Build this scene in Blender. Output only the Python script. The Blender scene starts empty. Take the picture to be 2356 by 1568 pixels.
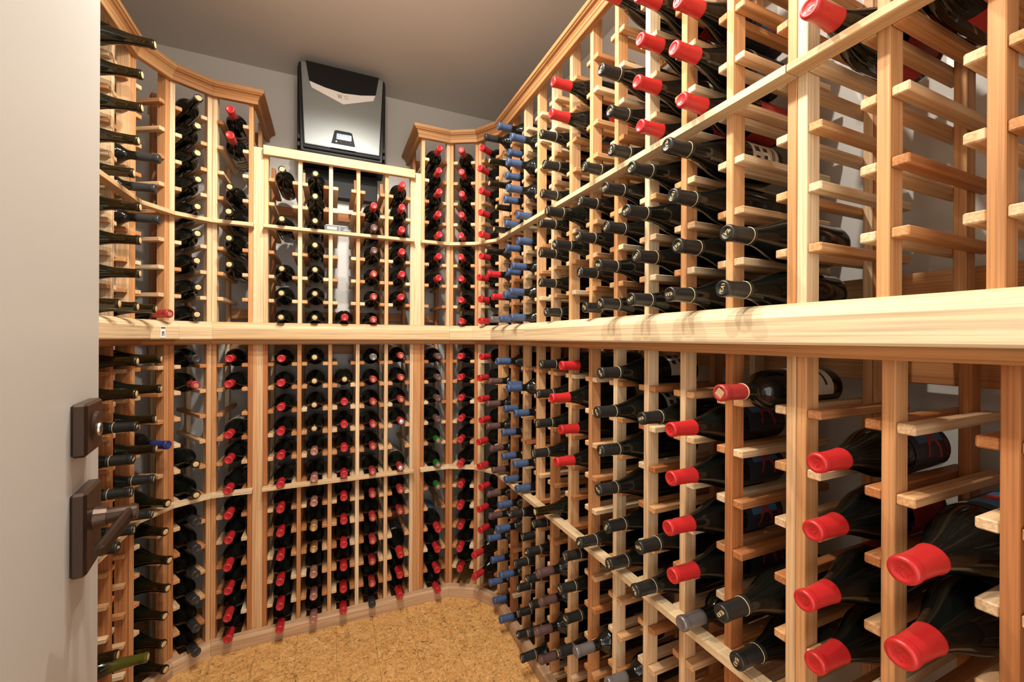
import bpy, bmesh, math, random
from mathutils import Matrix, Vector

random.seed(11)
S = bpy.context.scene
COL = S.collection
H = 1.228            # camera height above the floor (m)
PI = math.pi

# ------------------------------------------------------------------ camera
F_PX, YAW, ROLL, HV = 952.0, math.radians(23.7), 0.0045, 778.4
cam = bpy.data.cameras.new('camera'); cam_o = bpy.data.objects.new('camera', cam); COL.objects.link(cam_o)
cam.sensor_fit = 'HORIZONTAL'; cam.sensor_width = 36.0
cam.lens = 36.0 * F_PX / 2356.0
cam.shift_y = -(784.0 - HV) / 2356.0
cam.clip_start = 0.01; cam.clip_end = 50
cam_o.matrix_world = Matrix.Translation((0, 0, H)) @ Matrix.Rotation(-YAW, 4, 'Z') @ Matrix.Rotation(PI/2, 4, 'X') @ Matrix.Rotation(ROLL, 4, 'Z')
S.camera = cam_o

# ------------------------------------------------------------------ world, lights, exposure
w = bpy.data.worlds.new('World'); S.world = w; w.use_nodes = True
w.node_tree.nodes['Background'].inputs[0].default_value = (1.0, 0.95, 0.88, 1)
w.node_tree.nodes['Background'].inputs[1].default_value = 1.5
S.view_settings.view_transform = 'Standard'; S.view_settings.look = 'None'
S.view_settings.gamma = 1.0; S.view_settings.use_curve_mapping = False
S.view_settings.exposure = 0.97

def downlight(name, loc, target, energy, cone, blend=0.35, rad=0.017, color=(1.0, 0.93, 0.825)):
    l = bpy.data.lights.new(name, 'SPOT'); l.energy = energy; l.color = color; l.shadow_soft_size = rad
    l.spot_size = math.radians(cone); l.spot_blend = blend
    o = bpy.data.objects.new(name, l); COL.objects.link(o); o.location = loc
    o.rotation_euler = (Vector(target) - Vector(loc)).to_track_quat('-Z', 'Y').to_euler()
    return o
CEIL = 2.51
bulb = bpy.data.lights.new('ceiling_bulb', 'POINT'); bulb.energy = 4.0; bulb.color = (1.0, 0.90, 0.78); bulb.shadow_soft_size = 0.05
bulb_o = bpy.data.objects.new('ceiling_bulb', bulb); COL.objects.link(bulb_o); bulb_o.location = (0.04, 0.98, CEIL-0.20)
downlight('ceiling_downlight_near', (0.06, 0.40, CEIL-0.03), (0.10, 0.44, 0), 27, 152)
downlight('ceiling_downlight_middle', (0.00, 0.82, CEIL-0.03), (0.00, 0.86, 0), 28, 152)
downlight('ceiling_downlight_far', (0.10, 1.20, CEIL-0.03), (0.10, 1.26, 0), 26, 152)

# ------------------------------------------------------------------ materials
def new_mat(name):
    m = bpy.data.materials.new(name); m.use_nodes = True
    nt = m.node_tree; return m, nt, nt.nodes['Principled BSDF']

def plain(name, col, rough=0.5, metal=0.0, spec=0.5, emit=None, strength=0.0):
    m, nt, b = new_mat(name)
    b.inputs['Base Color'].default_value = (*col, 1); b.inputs['Roughness'].default_value = rough
    b.inputs['Metallic'].default_value = metal; b.inputs['Specular IOR Level'].default_value = spec
    if emit:
        b.inputs['Emission Color'].default_value = (*emit, 1); b.inputs['Emission Strength'].default_value = strength
    return m

def N(nt, t, **k):
    n = nt.nodes.new(t)
    for a, v in k.items(): setattr(n, a, v)
    return n

def wood_mat(name, lo, mid, hi, rnd=1.0, bias=0.0):
    """cedar-like wood: grain runs along local X, tone varies from piece to piece"""
    m, nt, b = new_mat(name); L = nt.links.new
    tc = N(nt, 'ShaderNodeTexCoord'); oi = N(nt, 'ShaderNodeObjectInfo')
    off = N(nt, 'ShaderNodeMath', operation='MULTIPLY'); off.inputs[1].default_value = 37.0; L(oi.outputs['Random'], off.inputs[0])
    add = N(nt, 'ShaderNodeVectorMath', operation='ADD'); L(tc.outputs['Object'], add.inputs[0])
    cmb = N(nt, 'ShaderNodeCombineXYZ'); [L(off.outputs[0], cmb.inputs[i]) for i in range(3)]
    L(cmb.outputs[0], add.inputs[1])
    def streak(sc, scale, detail=3.0):
        mp = N(nt, 'ShaderNodeMapping'); mp.inputs['Scale'].default_value = sc; L(add.outputs[0], mp.inputs['Vector'])
        n = N(nt, 'ShaderNodeTexNoise'); n.inputs['Scale'].default_value = scale; n.inputs['Detail'].default_value = detail
        L(mp.outputs[0], n.inputs['Vector']); return n.outputs['Fac']
    broad = streak((0.6, 22, 22), 1.6, 2.0)
    fine = streak((2.2, 150, 150), 1.8, 4.0)
    # tone = random per piece + broad heartwood streaks
    a = N(nt, 'ShaderNodeMath', operation='MULTIPLY_ADD'); a.inputs[1].default_value = 0.7; a.inputs[2].default_value = -0.35
    L(broad, a.inputs[0])
    r = N(nt, 'ShaderNodeMath', operation='MULTIPLY_ADD'); r.inputs[1].default_value = rnd; r.inputs[2].default_value = 0.46 + bias - rnd*0.5
    L(oi.outputs['Random'], r.inputs[0])
    t = N(nt, 'ShaderNodeMath', operation='ADD', use_clamp=True); L(a.outputs[0], t.inputs[0]); L(r.outputs[0], t.inputs[1])
    cr = N(nt, 'ShaderNodeValToRGB'); e = cr.color_ramp.elements
    e[0].position = 0.0; e[0].color = (*lo, 1); e[1].position = 1.0; e[1].color = (*hi, 1)
    k = e.new(0.5); k.color = (*mid, 1)
    L(t.outputs[0], cr.inputs[0])
    g = N(nt, 'ShaderNodeMapRange'); g.inputs['From Min'].default_value = 0.32; g.inputs['From Max'].default_value = 0.62
    g.inputs['To Min'].default_value = 0.68; g.inputs['To Max'].default_value = 1.04; L(fine, g.inputs['Value'])
    mx = N(nt, 'ShaderNodeMix', data_type='RGBA', blend_type='MULTIPLY'); mx.inputs['Factor'].default_value = 1.0
    L(cr.outputs['Color'], mx.inputs[6]); L(g.outputs[0], mx.inputs[7])
    L(mx.outputs[2], b.inputs['Base Color'])
    b.inputs['Roughness'].default_value = 0.55; b.inputs['Specular IOR Level'].default_value = 0.25
    bp = N(nt, 'ShaderNodeBump'); bp.inputs['Strength'].default_value = 0.12; bp.inputs['Distance'].default_value = 0.001
    L(fine, bp.inputs['Height']); L(bp.outputs[0], b.inputs['Normal'])
    return m

LO, MID, HI = (0.44, 0.165, 0.055), (0.63, 0.330, 0.140), (0.77, 0.585, 0.365)
M = {}
M['wood'] = wood_mat('cedar_rack_wood', LO, MID, HI, 1.0, -0.02)
M['wood_upper'] = wood_mat('pale_lit_cedar_rack_wood', LO, MID, HI, 0.9, 0.14)  # upper pieces: paler wood mix, with some lamplight put into the tone
M['pale'] = wood_mat('pale_cedar_wood', (0.60, 0.345, 0.155), (0.71, 0.525, 0.31), (0.77, 0.63, 0.43), 0.5)
M['orange'] = wood_mat('orange_cedar_wood', (0.36, 0.16, 0.06), (0.50, 0.25, 0.10), (0.62, 0.37, 0.17), 0.7)
M['stained'] = wood_mat('weathered_cedar_wood', (0.20, 0.13, 0.10), (0.56, 0.35, 0.20), (0.74, 0.54, 0.32), 0.2)

def glass_mat(name, body, neck, neck_from):
    m, nt, b = new_mat(name); L = nt.links.new
    tc = N(nt, 'ShaderNodeTexCoord'); sp = N(nt, 'ShaderNodeSeparateXYZ'); L(tc.outputs['Object'], sp.inputs[0])
    mr = N(nt, 'ShaderNodeMapRange'); mr.inputs['From Min'].default_value = neck_from; mr.inputs['From Max'].default_value = neck_from + 0.02
    L(sp.outputs['X'], mr.inputs['Value'])
    mx = N(nt, 'ShaderNodeMix', data_type='RGBA'); mx.inputs[6].default_value = (*body, 1); mx.inputs[7].default_value = (*neck, 1)
    L(mr.outputs[0], mx.inputs['Factor'])
    # dust specks
    nz = N(nt, 'ShaderNodeTexNoise'); nz.inputs['Scale'].default_value = 700; nz.inputs['Detail'].default_value = 1
    L(tc.outputs['Object'], nz.inputs['Vector'])
    th = N(nt, 'ShaderNodeMapRange'); th.inputs['From Min'].default_value = 0.74; th.inputs['From Max'].default_value = 0.80; th.inputs['To Max'].default_value = 0.10
    L(nz.outputs['Fac'], th.inputs['Value'])
    m2 = N(nt, 'ShaderNodeMix', data_type='RGBA'); m2.inputs[7].default_value = (0.5, 0.48, 0.44, 1)
    L(th.outputs[0], m2.inputs['Factor']); L(mx.outputs[2], m2.inputs[6])
    L(m2.outputs[2], b.inputs['Base Color'])
    b.inputs['Roughness'].default_value = 0.045; b.inputs['IOR'].default_value = 1.5
    return m
M['glass'] = glass_mat('dark_bottle_glass', (0.004, 0.005, 0.004), (0.012, 0.010, 0.006), 0.245)
M['olive'] = glass_mat('olive_bottle_glass', (0.005, 0.006, 0.003), (0.012, 0.0075, 0.0022), 0.225)
M['green'] = glass_mat('green_bottle_glass', (0.006, 0.008, 0.003), (0.07, 0.066, 0.010), 0.205)
M['cap_red'] = plain('red_foil', (0.44, 0.016, 0.022), 0.36, 0.0, 0.5)
M['cap_scarlet'] = plain('scarlet_capsule', (0.44, 0.016, 0.017), 0.38, 0.0, 0.5)
M['cap_darkred'] = plain('dark_red_foil', (0.34, 0.030, 0.028), 0.30, 0.1)
M['cap_black'] = plain('charcoal_capsule', (0.015, 0.0155, 0.0145), 0.36, 0.1)
M['cap_grey'] = plain('slate_capsule', (0.028, 0.029, 0.031), 0.36, 0.1)
M['cap_blue'] = plain('blue_capsule', (0.046, 0.080, 0.165), 0.40, 0.0)
M['cap_navy'] = plain('navy_capsule', (0.015, 0.03, 0.16), 0.35, 0.1)
M['cap_plum'] = plain('plum_brown_capsule', (0.095, 0.050, 0.045), 0.40, 0.05)
M['cap_tan'] = plain('pink_tan_foil', (0.42, 0.20, 0.15), 0.30, 0.35)
M['cap_gold'] = plain('gold_tan_foil', (0.42, 0.24, 0.085), 0.30, 0.4)
M['cap_silver'] = plain('silver_grey_foil', (0.20, 0.185, 0.18), 0.34, 0.5)
M['cap_green'] = plain('green_foil', (0.015, 0.13, 0.018), 0.3, 0.1)
M['pink'] = plain('pink_foil', (0.50, 0.14, 0.20), 0.35, 0.2)
M['ice'] = plain('pale_blue_silver_foil', (0.62, 0.70, 0.78), 0.3, 0.4)
M['cork'] = plain('bottle_cork', (0.62, 0.42, 0.20), 0.8)
M['gold'] = plain('gold_print', (0.80, 0.64, 0.36), 0.4, 0.15)
M['cream'] = plain('cream_paper', (0.62, 0.55, 0.43), 0.6)
M['navy'] = plain('navy_label_paper', (0.018, 0.022, 0.035), 0.5)
M['redlabel'] = plain('red_label_paper', (0.42, 0.025, 0.022), 0.5)
M['blueprint'] = plain('blue_label_print', (0.055, 0.16, 0.30), 0.5)
M['ink'] = plain('dark_ink', (0.02, 0.02, 0.025), 0.6)
M['white'] = plain('white_plastic', (0.80, 0.79, 0.77), 0.4)
M['bronze'] = plain('oil_rubbed_bronze', (0.060, 0.036, 0.026), 0.32, 0.75)
M['nickel'] = plain('nickel', (0.42, 0.38, 0.33), 0.3, 1.0)
M['black'] = plain('black_plastic', (0.010, 0.010, 0.011), 0.5, 0, 0.2)
M['darkgrey'] = plain('dark_grey_plastic', (0.020, 0.020, 0.021), 0.45, 0, 0.25)
M['silver'] = plain('silver_panel', (0.25, 0.27, 0.268), 0.45, 0.6)
M['band'] = plain('pale_silver_band', (0.85, 0.84, 0.82), 0.35, 0.1)
M['lcd'] = plain('lcd_blue', (0.04, 0.10, 0.22), 0.3, 0, 0.5, (0.05, 0.22, 0.60), 0.12)
M['digit'] = plain('lit_digits', (0.6, 0.8, 1.0), 0.4, 0, 0.5, (0.35, 0.70, 1.0), 0.5)
M['lcdgrey'] = plain('grey_lcd', (0.36, 0.38, 0.33), 0.35)
M['palegrey'] = plain('pale_grey_print', (0.42, 0.42, 0.42), 0.4)
M['greyplastic'] = plain('grey_plastic', (0.10, 0.105, 0.125), 0.4, 0.1, 0.3)

def paint(name, col, rough):
    m, nt, b = new_mat(name); L = nt.links.new
    tc = N(nt, 'ShaderNodeTexCoord'); nz = N(nt, 'ShaderNodeTexNoise'); nz.inputs['Scale'].default_value = 60; nz.inputs['Detail'].default_value = 4
    L(tc.outputs['Object'], nz.inputs['Vector'])
    bp = N(nt, 'ShaderNodeBump'); bp.inputs['Strength'].default_value = 0.05; bp.inputs['Distance'].default_value = 0.002
    L(nz.outputs['Fac'], bp.inputs['Height']); L(bp.outputs[0], b.inputs['Normal'])
    b.inputs['Base Color'].default_value = (*col, 1); b.inputs['Roughness'].default_value = rough
    return m
M['wall'] = paint('warm_grey_wall_paint', (0.60, 0.58, 0.545), 0.35)
M['ceil'] = paint('taupe_ceiling_paint', (0.60, 0.57, 0.53), 0.6)
M['door'] = paint('pale_door_paint', (0.50, 0.485, 0.455), 0.4)

def cork_floor():
    m, nt, b = new_mat('cork_floor'); L = nt.links.new
    tc = N(nt, 'ShaderNodeTexCoord'); oi = N(nt, 'ShaderNodeObjectInfo')
    geo = N(nt, 'ShaderNodeNewGeometry')
    def noise(scale, detail, rough=0.6, dist=0.0):
        n = N(nt, 'ShaderNodeTexNoise'); n.inputs['Scale'].default_value = scale; n.inputs['Detail'].default_value = detail
        n.inputs['Roughness'].default_value = rough; n.inputs['Distortion'].default_value = dist
        L(geo.outputs['Position'], n.inputs['Vector']); return n.outputs['Fac']
    cr = N(nt, 'ShaderNodeValToRGB'); e = cr.color_ramp.elements
    e[0].position = 0.30; e[0].color = (0.42, 0.185, 0.055, 1); e[1].position = 0.72; e[1].color = (0.84, 0.53, 0.215, 1)
    k = e.new(0.5); k.color = (0.66, 0.35, 0.112, 1)
    L(noise(42, 6, 0.7, 1.6), cr.inputs[0])
    fl = N(nt, 'ShaderNodeMapRange'); fl.inputs['From Min'].default_value = 0.355; fl.inputs['From Max'].default_value = 0.44
    fl.inputs['To Min'].default_value = 0.20; fl.inputs['To Max'].default_value = 1.0
    L(noise(95, 4, 0.65, 2.2), fl.inputs['Value'])
    f2 = N(nt, 'ShaderNodeMapRange'); f2.inputs['From Min'].default_value = 0.33; f2.inputs['From Max'].default_value = 0.44
    f2.inputs['To Min'].default_value = 0.42; f2.inputs['To Max'].default_value = 1.0
    L(noise(24, 5, 0.65, 2.5), f2.inputs['Value'])
    mul = N(nt, 'ShaderNodeMath', operation='MULTIPLY'); L(fl.outputs[0], mul.inputs[0]); L(f2.outputs[0], mul.inputs[1])
    mx = N(nt, 'ShaderNodeMix', data_type='RGBA', blend_type='MULTIPLY'); mx.inputs['Factor'].default_value = 1
    L(cr.outputs[0], mx.inputs[6]); L(mul.outputs[0], mx.inputs[7]); L(mx.outputs[2], b.inputs['Base Color'])
    b.inputs['Roughness'].default_value = 0.45
    bp = N(nt, 'ShaderNodeBump'); bp.inputs['Strength'].default_value = 0.1; bp.inputs['Distance'].default_value = 0.001
    L(mul.outputs[0], bp.inputs['Height']); L(bp.outputs[0], b.inputs['Normal'])
    return m
M['corkfloor'] = cork_floor()

def mesh_grille():
    m, nt, b = new_mat('black_mesh_grille'); L = nt.links.new
    tc = N(nt, 'ShaderNodeTexCoord'); ck = N(nt, 'ShaderNodeTexChecker'); ck.inputs['Scale'].default_value = 420
    ck.inputs[1].default_value = (0.003, 0.003, 0.003, 1); ck.inputs[2].default_value = (0.018, 0.018, 0.018, 1); b.inputs['Specular IOR Level'].default_value = 0.15
    L(tc.outputs['Object'], ck.inputs[0]); L(ck.outputs[0], b.inputs['Base Color']); b.inputs['Roughness'].default_value = 0.5
    return m
M['grille'] = mesh_grille()

# ------------------------------------------------------------------ helpers
def obj(name, mesh, mat, parent=None, mw=None):
    o = bpy.data.objects.new(name, mesh); COL.objects.link(o)
    if mat and not mesh.materials: mesh.materials.append(M[mat])
    elif mat and mesh.materials[0] != M[mat]:
        o.material_slots[0].link = 'OBJECT'; o.material_slots[0].material = M[mat]
    place(o, parent, mw)
    return o

WORLD = {}
def place(o, parent, mw):
    mw = mw or Matrix()
    WORLD[o.name] = mw
    if parent:
        o.parent = parent; o.matrix_local = WORLD[parent.name].inverted() @ mw
    else: o.matrix_world = mw

def empty(name, loc, label, cat, group=None, rot=None):
    o = bpy.data.objects.new(name, None); COL.objects.link(o)
    o.empty_display_size = 0.03
    place(o, None, Matrix.Translation(loc) @ (rot or Matrix()))
    tag(o, label, cat, group); return o

def tag(o, label, cat, group=None):
    o['label'] = label; o['category'] = cat
    if group: o['group'] = group
    return o

def from_bm(name, bm, smooth=False):
    me = bpy.data.meshes.new(name); bmesh.ops.recalc_face_normals(bm, faces=bm.faces[:]); bm.to_mesh(me); bm.free()
    if smooth:
        for p in me.polygons: p.use_smooth = True
    return me

_boxes = {}
def box_mesh(L, w, h, bev=0.0012):
    k = (round(L, 4), round(w, 4), round(h, 4), bev)
    if k not in _boxes:
        bm = bmesh.new(); bmesh.ops.create_cube(bm, size=1.0)
        bmesh.ops.scale(bm, vec=(L, w, h), verts=bm.verts)
        if bev: bmesh.ops.bevel(bm, geom=bm.edges[:], offset=bev, segments=1, affect='EDGES')
        _boxes[k] = from_bm('box', bm)
    return _boxes[k]

def frame(o, x, y, z):
    return Matrix(((x[0], y[0], z[0], o[0]), (x[1], y[1], z[1], o[1]), (x[2], y[2], z[2], o[2]), (0, 0, 0, 1)))

def poly_prism(pts, depth, bevel=0.0):
    """polygon in local XY extruded along +Z"""
    bm = bmesh.new()
    a = [bm.verts.new((p[0], p[1], 0)) for p in pts]; b = [bm.verts.new((p[0], p[1], depth)) for p in pts]
    bm.faces.new(a[::-1]); bm.faces.new(b)
    for i in range(len(pts)): j = (i+1) % len(pts); bm.faces.new((a[i], a[j], b[j], b[i]))
    if bevel: bmesh.ops.bevel(bm, geom=bm.edges[:], offset=bevel, segments=2, affect='EDGES')
    return from_bm('prism', bm)

def stroke_quads(strokes, width):
    """list of (x0,y0,x1,y1[,w]) -> list of quads"""
    q = []
    for st in strokes:
        x0, y0, x1, y1 = st[:4]; wd = st[4] if len(st) > 4 else width
        dx, dy = x1-x0, y1-y0; l = math.hypot(dx, dy) or 1; nx, ny = -dy/l*wd/2, dx/l*wd/2
        q.append([(x0+nx, y0+ny), (x0-nx, y0-ny), (x1-nx, y1-ny), (x1+nx, y1+ny)])
    return q

def quads_mesh(quads, depth, mapf=None):
    bm = bmesh.new()
    for q in quads:
        lo = [Vector((p[0], p[1], 0)) for p in q]; hi = [Vector((p[0], p[1], depth)) for p in q]
        if mapf: lo = [mapf(v) for v in lo]; hi = [mapf(v) for v in hi]
        a = [bm.verts.new(v) for v in lo]; b = [bm.verts.new(v) for v in hi]
        bm.faces.new(b); bm.faces.new(a[::-1])
        for i in range(4): j = (i+1) % 4; bm.faces.new((a[i], a[j], b[j], b[i]))
    return from_bm('strokes', bm)

LET = {  # serif capitals on a 0..1 high grid: strokes (x0,y0,x1,y1,width)
 'P': (0.72, [(.14,0,.14,1,.17),(0,.04,.32,.04,.07),(0,.96,.3,.96,.07),(.14,.95,.5,.95,.09),(.5,.96,.63,.82,.12),(.62,.84,.62,.62,.15),(.63,.64,.5,.5,.12),(.14,.5,.5,.5,.09)]),
 'E': (0.74, [(.14,0,.14,1,.17),(0,.04,.66,.04,.08),(0,.96,.64,.96,.08),(.14,.5,.46,.5,.08),(.64,0,.64,.24,.07),(.62,1,.62,.78,.07),(.46,.38,.46,.62,.06)]),
 'A': (0.92, [(.10,0,.44,1,.09),(.44,1,.80,0,.17),(.22,.34,.64,.34,.08),(-.02,.04,.24,.04,.07),(.62,.04,.96,.04,.07)]),
 'Y': (0.84, [(.40,0,.40,.48,.17),(.10,1,.40,.46,.16),(.74,1,.42,.46,.09),(.24,.04,.56,.04,.07),(-.04,.96,.26,.96,.07),(.60,.96,.90,.96,.07)]),
 'R': (0.78, [(.12,0,.12,1,.16),(.12,.94,.5,.94,.1),(.5,.96,.62,.82,.12),(.61,.84,.61,.64,.14),(.62,.66,.5,.52,.12),(.12,.52,.5,.52,.1),(.36,.52,.72,0,.15)]),
 'I': (0.34, [(.15,0,.15,1,.17)]),
 'V': (0.84, [(.06,1,.40,0,.16),(.40,0,.74,1,.11)]),
 'W': (1.2, [(.04,1,.30,0,.10),(.30,0,.55,.9,.08),(.55,.9,.80,0,.10),(.80,0,1.06,1,.08)]),
 'G': (0.9, [(.74,.8,.5,.96,.07),(.5,.96,.2,.85,.08),(.2,.85,.07,.5,.09),(.07,.5,.2,.14,.09),(.2,.14,.5,.03,.08),(.5,.03,.76,.16,.07),(.76,.16,.76,.45,.08),(.76,.45,.5,.45,.06)]),
}
def word_quads(word, height, gap=0.10):
    q = []; x = 0.0
    for ch in word:
        wd, st = LET[ch]
        q += [[(px+x, py) for px, py in qq] for qq in stroke_quads(st, .1)]; x += wd + gap
    x -= gap
    return [[((px - x/2)*height, (py - .5)*height) for px, py in qq] for qq in q], x*height

# ------------------------------------------------------------------ room shell
XL, XR, YB, YF = -0.955, 1.06, 2.285, 0.02
def struct(name, mesh, mat, mw=None):
    o = obj(name, mesh, mat, None, mw); o['kind'] = 'structure'; return o
def slab(name, x0, x1, y0, y1, z0, z1, mat):
    return struct(name, box_mesh(x1-x0, y1-y0, z1-z0, 0), mat, Matrix.Translation(((x0+x1)/2, (y0+y1)/2, (z0+z1)/2)))
slab('wall_back', XL-0.1, XR+0.1, YB, YB+0.1, 0, CEIL, 'wall')
slab('wall_left', XL-0.1, XL, -1.2, YB, 0, CEIL, 'wall')
slab('wall_right', XR, XR+0.1, -1.2, YB, 0, CEIL, 'wall')
slab('ceiling', XL-0.1, XR+0.1, -1.2, YB+0.1, CEIL, CEIL+0.08, 'ceil')
# front wall with the doorway the photograph was taken from
bm = bmesh.new()
for (x0, x1, z0, z1) in ((XL, -0.23, 0, CEIL), (0.60, XR, 0, CEIL), (-0.23, 0.60, 2.06, CEIL)):
    r = bmesh.ops.create_cube(bm, size=1.0)
    bmesh.ops.scale(bm, vec=(x1-x0, 0.11, z1-z0), verts=r['verts'])
    bmesh.ops.translate(bm, vec=((x0+x1)/2, YF-0.055, (z0+z1)/2), verts=r['verts'])
struct('wall_front', from_bm('wall_front', bm), 'wall')
# cork plank floor: planks run along y, 145 mm wide
floor = slab('floor', XL-0.1, XR+0.1, -1.2, YB+0.1, -0.06, -0.006, 'darkgrey')
pw = 0.1455; x = -0.409 - pw*4
plank_len = 0.915; k = 0
while x < XR:
    y = -1.2 - 0.31*(k % 3)
    while y < YB:
        y1 = y + plank_len
        a, b_ = max(x, XL), min(x+pw, XR); c_, d_ = max(y, -1.2), min(y1, YB)
        if b_-a > 0.01 and d_-c_ > 0.01:
            p = obj('cork_plank', box_mesh(d_-c_-0.0007, b_-a-0.0007, 0.006, 0.0005), 'corkfloor', floor,
                    frame(((a+b_)/2, (c_+d_)/2, -0.003), (0, 1, 0), (-1, 0, 0), (0, 0, 1)))
        y = y1
    x += pw; k += 1

# ------------------------------------------------------------------ rack layout (plan positions measured in the photograph)
R_X, D_Y, L_X = 0.72, 1.95, -0.6075
B2, J2, W2 = Vector((-0.4245, D_Y)), Vector((-0.5393, 1.8837)), Vector((L_X, 1.7655))
B1, J1, W1 = Vector((0.5266, D_Y)), Vector((0.6475, 1.8836)), Vector((R_X, 1.7661))
PW, PD = 0.016, 0.034            # upright: face width, depth
RW, RH = 0.0215, 0.0146          # bottle rail: width, height
BACK0 = 0.226                    # depth of the rear uprights
UP = (0, 0, 1)

class Face:
    def __init__(s, o, to=None, e=None):
        s.o = Vector(o); s.e = (Vector(to)-Vector(o)).normalized() if to is not None else Vector(e)
        s.n = Vector((-s.e.y, s.e.x))
    def p(s, a, d, z): q = s.o + s.e*a + s.n*d; return Vector((q.x, q.y, z + H))
    def m_post(s, a, d, z): return frame(s.p(a, d, z), UP, (s.e.x, s.e.y, 0), (s.n.x, s.n.y, 0))
    def m_rail(s, a, d, z): return frame(s.p(a, d, z), (s.n.x, s.n.y, 0), (-s.e.x, -s.e.y, 0), UP)
    def m_strip(s, a, d, z): return frame(s.p(a, d, z), (s.e.x, s.e.y, 0), (s.n.x, s.n.y, 0), UP)

ZU = [0.059 + 0.0992*k for k in range(9)]; ZU[4] = 0.456
ZLb = [-0.104 - 0.0972*j for j in range(5)] + [-0.6055] + [-0.7045 - 0.0972*i for i in range(5)] + [-1.181]
ZLr = [-0.115 - 0.0985*j for j in range(5)] + [-0.6055] + [-0.7080 - 0.0972*i for i in range(5)] + [-1.182]
LEDGE_T, LEDGE_B, FLOOR = 0.060, -0.008, -H
TALL = 0.972

fB = Face(B2, e=(1, 0)); fR = Face(W1, e=(0, -1)); fL = Face((L_X, 0), e=(0, 1))
f1L, f2L = Face(J2, B2), Face(W2, J2)
f1R, f2R = Face(B1, J1), Face(J1, W1)
bx = lambda x: x - B2.x
ry = lambda y: W1.y - y                       # far edge of a post on the right wall
seg = lambda a, b: (b-a).length
yR = [1.7661, 1.651, 1.529, 1.4093, 1.2969, 1.1757, 1.059, .9393, .8167, .7, .5838, .4631]
UNITS = {  # name: (face, left edge of every front upright, top height)
 'left':  (fL, [1.0459, 1.1635, 1.2811, 1.3987, 1.5163, 1.634, 1.7495]),
 'seg2L': (f2L, [0.0, seg(W2, J2)-PW]),
 'seg1L': (f1L, [0.0, seg(J2, B2)-PW]),
 'backL': (fB, [0.0, bx(-0.3036)]),
 'centre': (fB, [bx(v) for v in (-0.25, -0.1264, -0.0082, 0.103, 0.2247, 0.3387)]),
 'backR': (fB, [bx(0.3889), bx(0.5106)]),
 'seg1R': (f1R, [0.0, seg(B1, J1)-PW]),
 'seg2R': (f2R, [0.0, seg(J1, W1)-PW]),
 'right': (fR, [ry(v) for v in yR]),
 'nearU': (fR, [ry(v) for v in (.4464, .3357, .2263, .1150)]),
 'nearL': (fR, [ry(v) for v in (.4464, .3286, .2144, .1010)]),
}
RACK_LABEL = {
 'left': ('multi-column cedar rack along the wall behind the door', 'cedar racks along the wall behind the door'),
 'seg2L': ('single-column cedar rack, first angled one beyond the door', 0),
 'seg1L': ('single-column cedar rack, second angled one beyond the door', 0),
 'backL': ('narrow cedar rack column on the door side of the cooling unit', 0),
 'centre': ('five-column cedar rack under the cooling unit', 0),
 'backR': ('narrow cedar rack column on the far side of the cooling unit', 0),
 'seg1R': ('single-column cedar rack, first angled one in the far corner', 0),
 'seg2R': ('single-column cedar rack, second angled one in the far corner', 0),
 'right': ('long eleven-column cedar rack facing the door', 0),
 'near': ('three-column cedar rack at the doorway end facing the door', 0),
}

def build_rack(key, upper):
    face, posts = UNITS[key]
    base = 'near' if key.startswith('near') else key
    lab = RACK_LABEL[base][0] + (', above the ledge' if upper else ', below the ledge')
    zs = ZU if upper else (ZLr if base in ('right', 'near') else ZLb)
    z0 = LEDGE_T if upper else FLOOR
    z1 = TALL if upper else LEDGE_B - 0.0006
    if key == 'centre' and upper: z1 = 0.776; zs = ZU[:7]
    mid = (posts[0] + posts[-1] + PW)/2
    root = empty('wine_rack', face.p(mid, 0.12, z0), lab, 'wine rack', 'cedar wine racks around the cellar')
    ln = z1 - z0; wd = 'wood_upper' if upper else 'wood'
    for a in posts:
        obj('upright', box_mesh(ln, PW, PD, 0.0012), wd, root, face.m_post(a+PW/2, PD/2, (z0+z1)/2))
        obj('upright', box_mesh(ln, PW, PD-0.002, 0.0012), 'wood', root, face.m_post(a+PW/2, BACK0+PD/2, (z0+z1)/2))
    angled = base.startswith('seg')
    depth = 0.276
    for i in range(len(posts)-1):
        sl, sr = posts[i]+PW, posts[i+1]
        for r, z in enumerate(zs):
            d0 = 0.006 if (upper and r == 0) else 0.0015
            zc = z - RH/2
            for a in (sl+RW/2, sr-RW/2):
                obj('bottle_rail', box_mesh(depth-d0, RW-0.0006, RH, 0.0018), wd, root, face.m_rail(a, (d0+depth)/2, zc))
    # back braces, nailed across the rear uprights
    span = posts[-1]+PW-posts[0]
    for z in ((z0+0.045, 0.60 if key == 'centre' else z1-0.045) if upper else (z0+0.30, z1-0.05)):
        obj('back_brace', box_mesh(span-0.002, 0.014, 0.042, 0.0015), 'wood', root, face.m_strip(mid, BACK0+PD+0.028, z))
    # front shelf strip
    zs_ = 0.449 if upper else -0.6125
    a0, a1 = posts[0]-0.001, posts[-1]+PW+0.001
    if base in ('backL',): a1 += 0.006
    if base in ('centre',): a0 += 0.0015; a1 -= 0.0015
    if base == 'near': a0 += 0.0015
    if angled or base in ('backL', 'backR', 'right', 'left'):
        return root, (face, a0, a1, zs_)
    obj('shelf_strip', box_mesh(a1-a0, 0.031, 0.014, 0.0016), 'pale', root, face.m_strip((a0+a1)/2, -0.0157, zs_))
    return root, None

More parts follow.
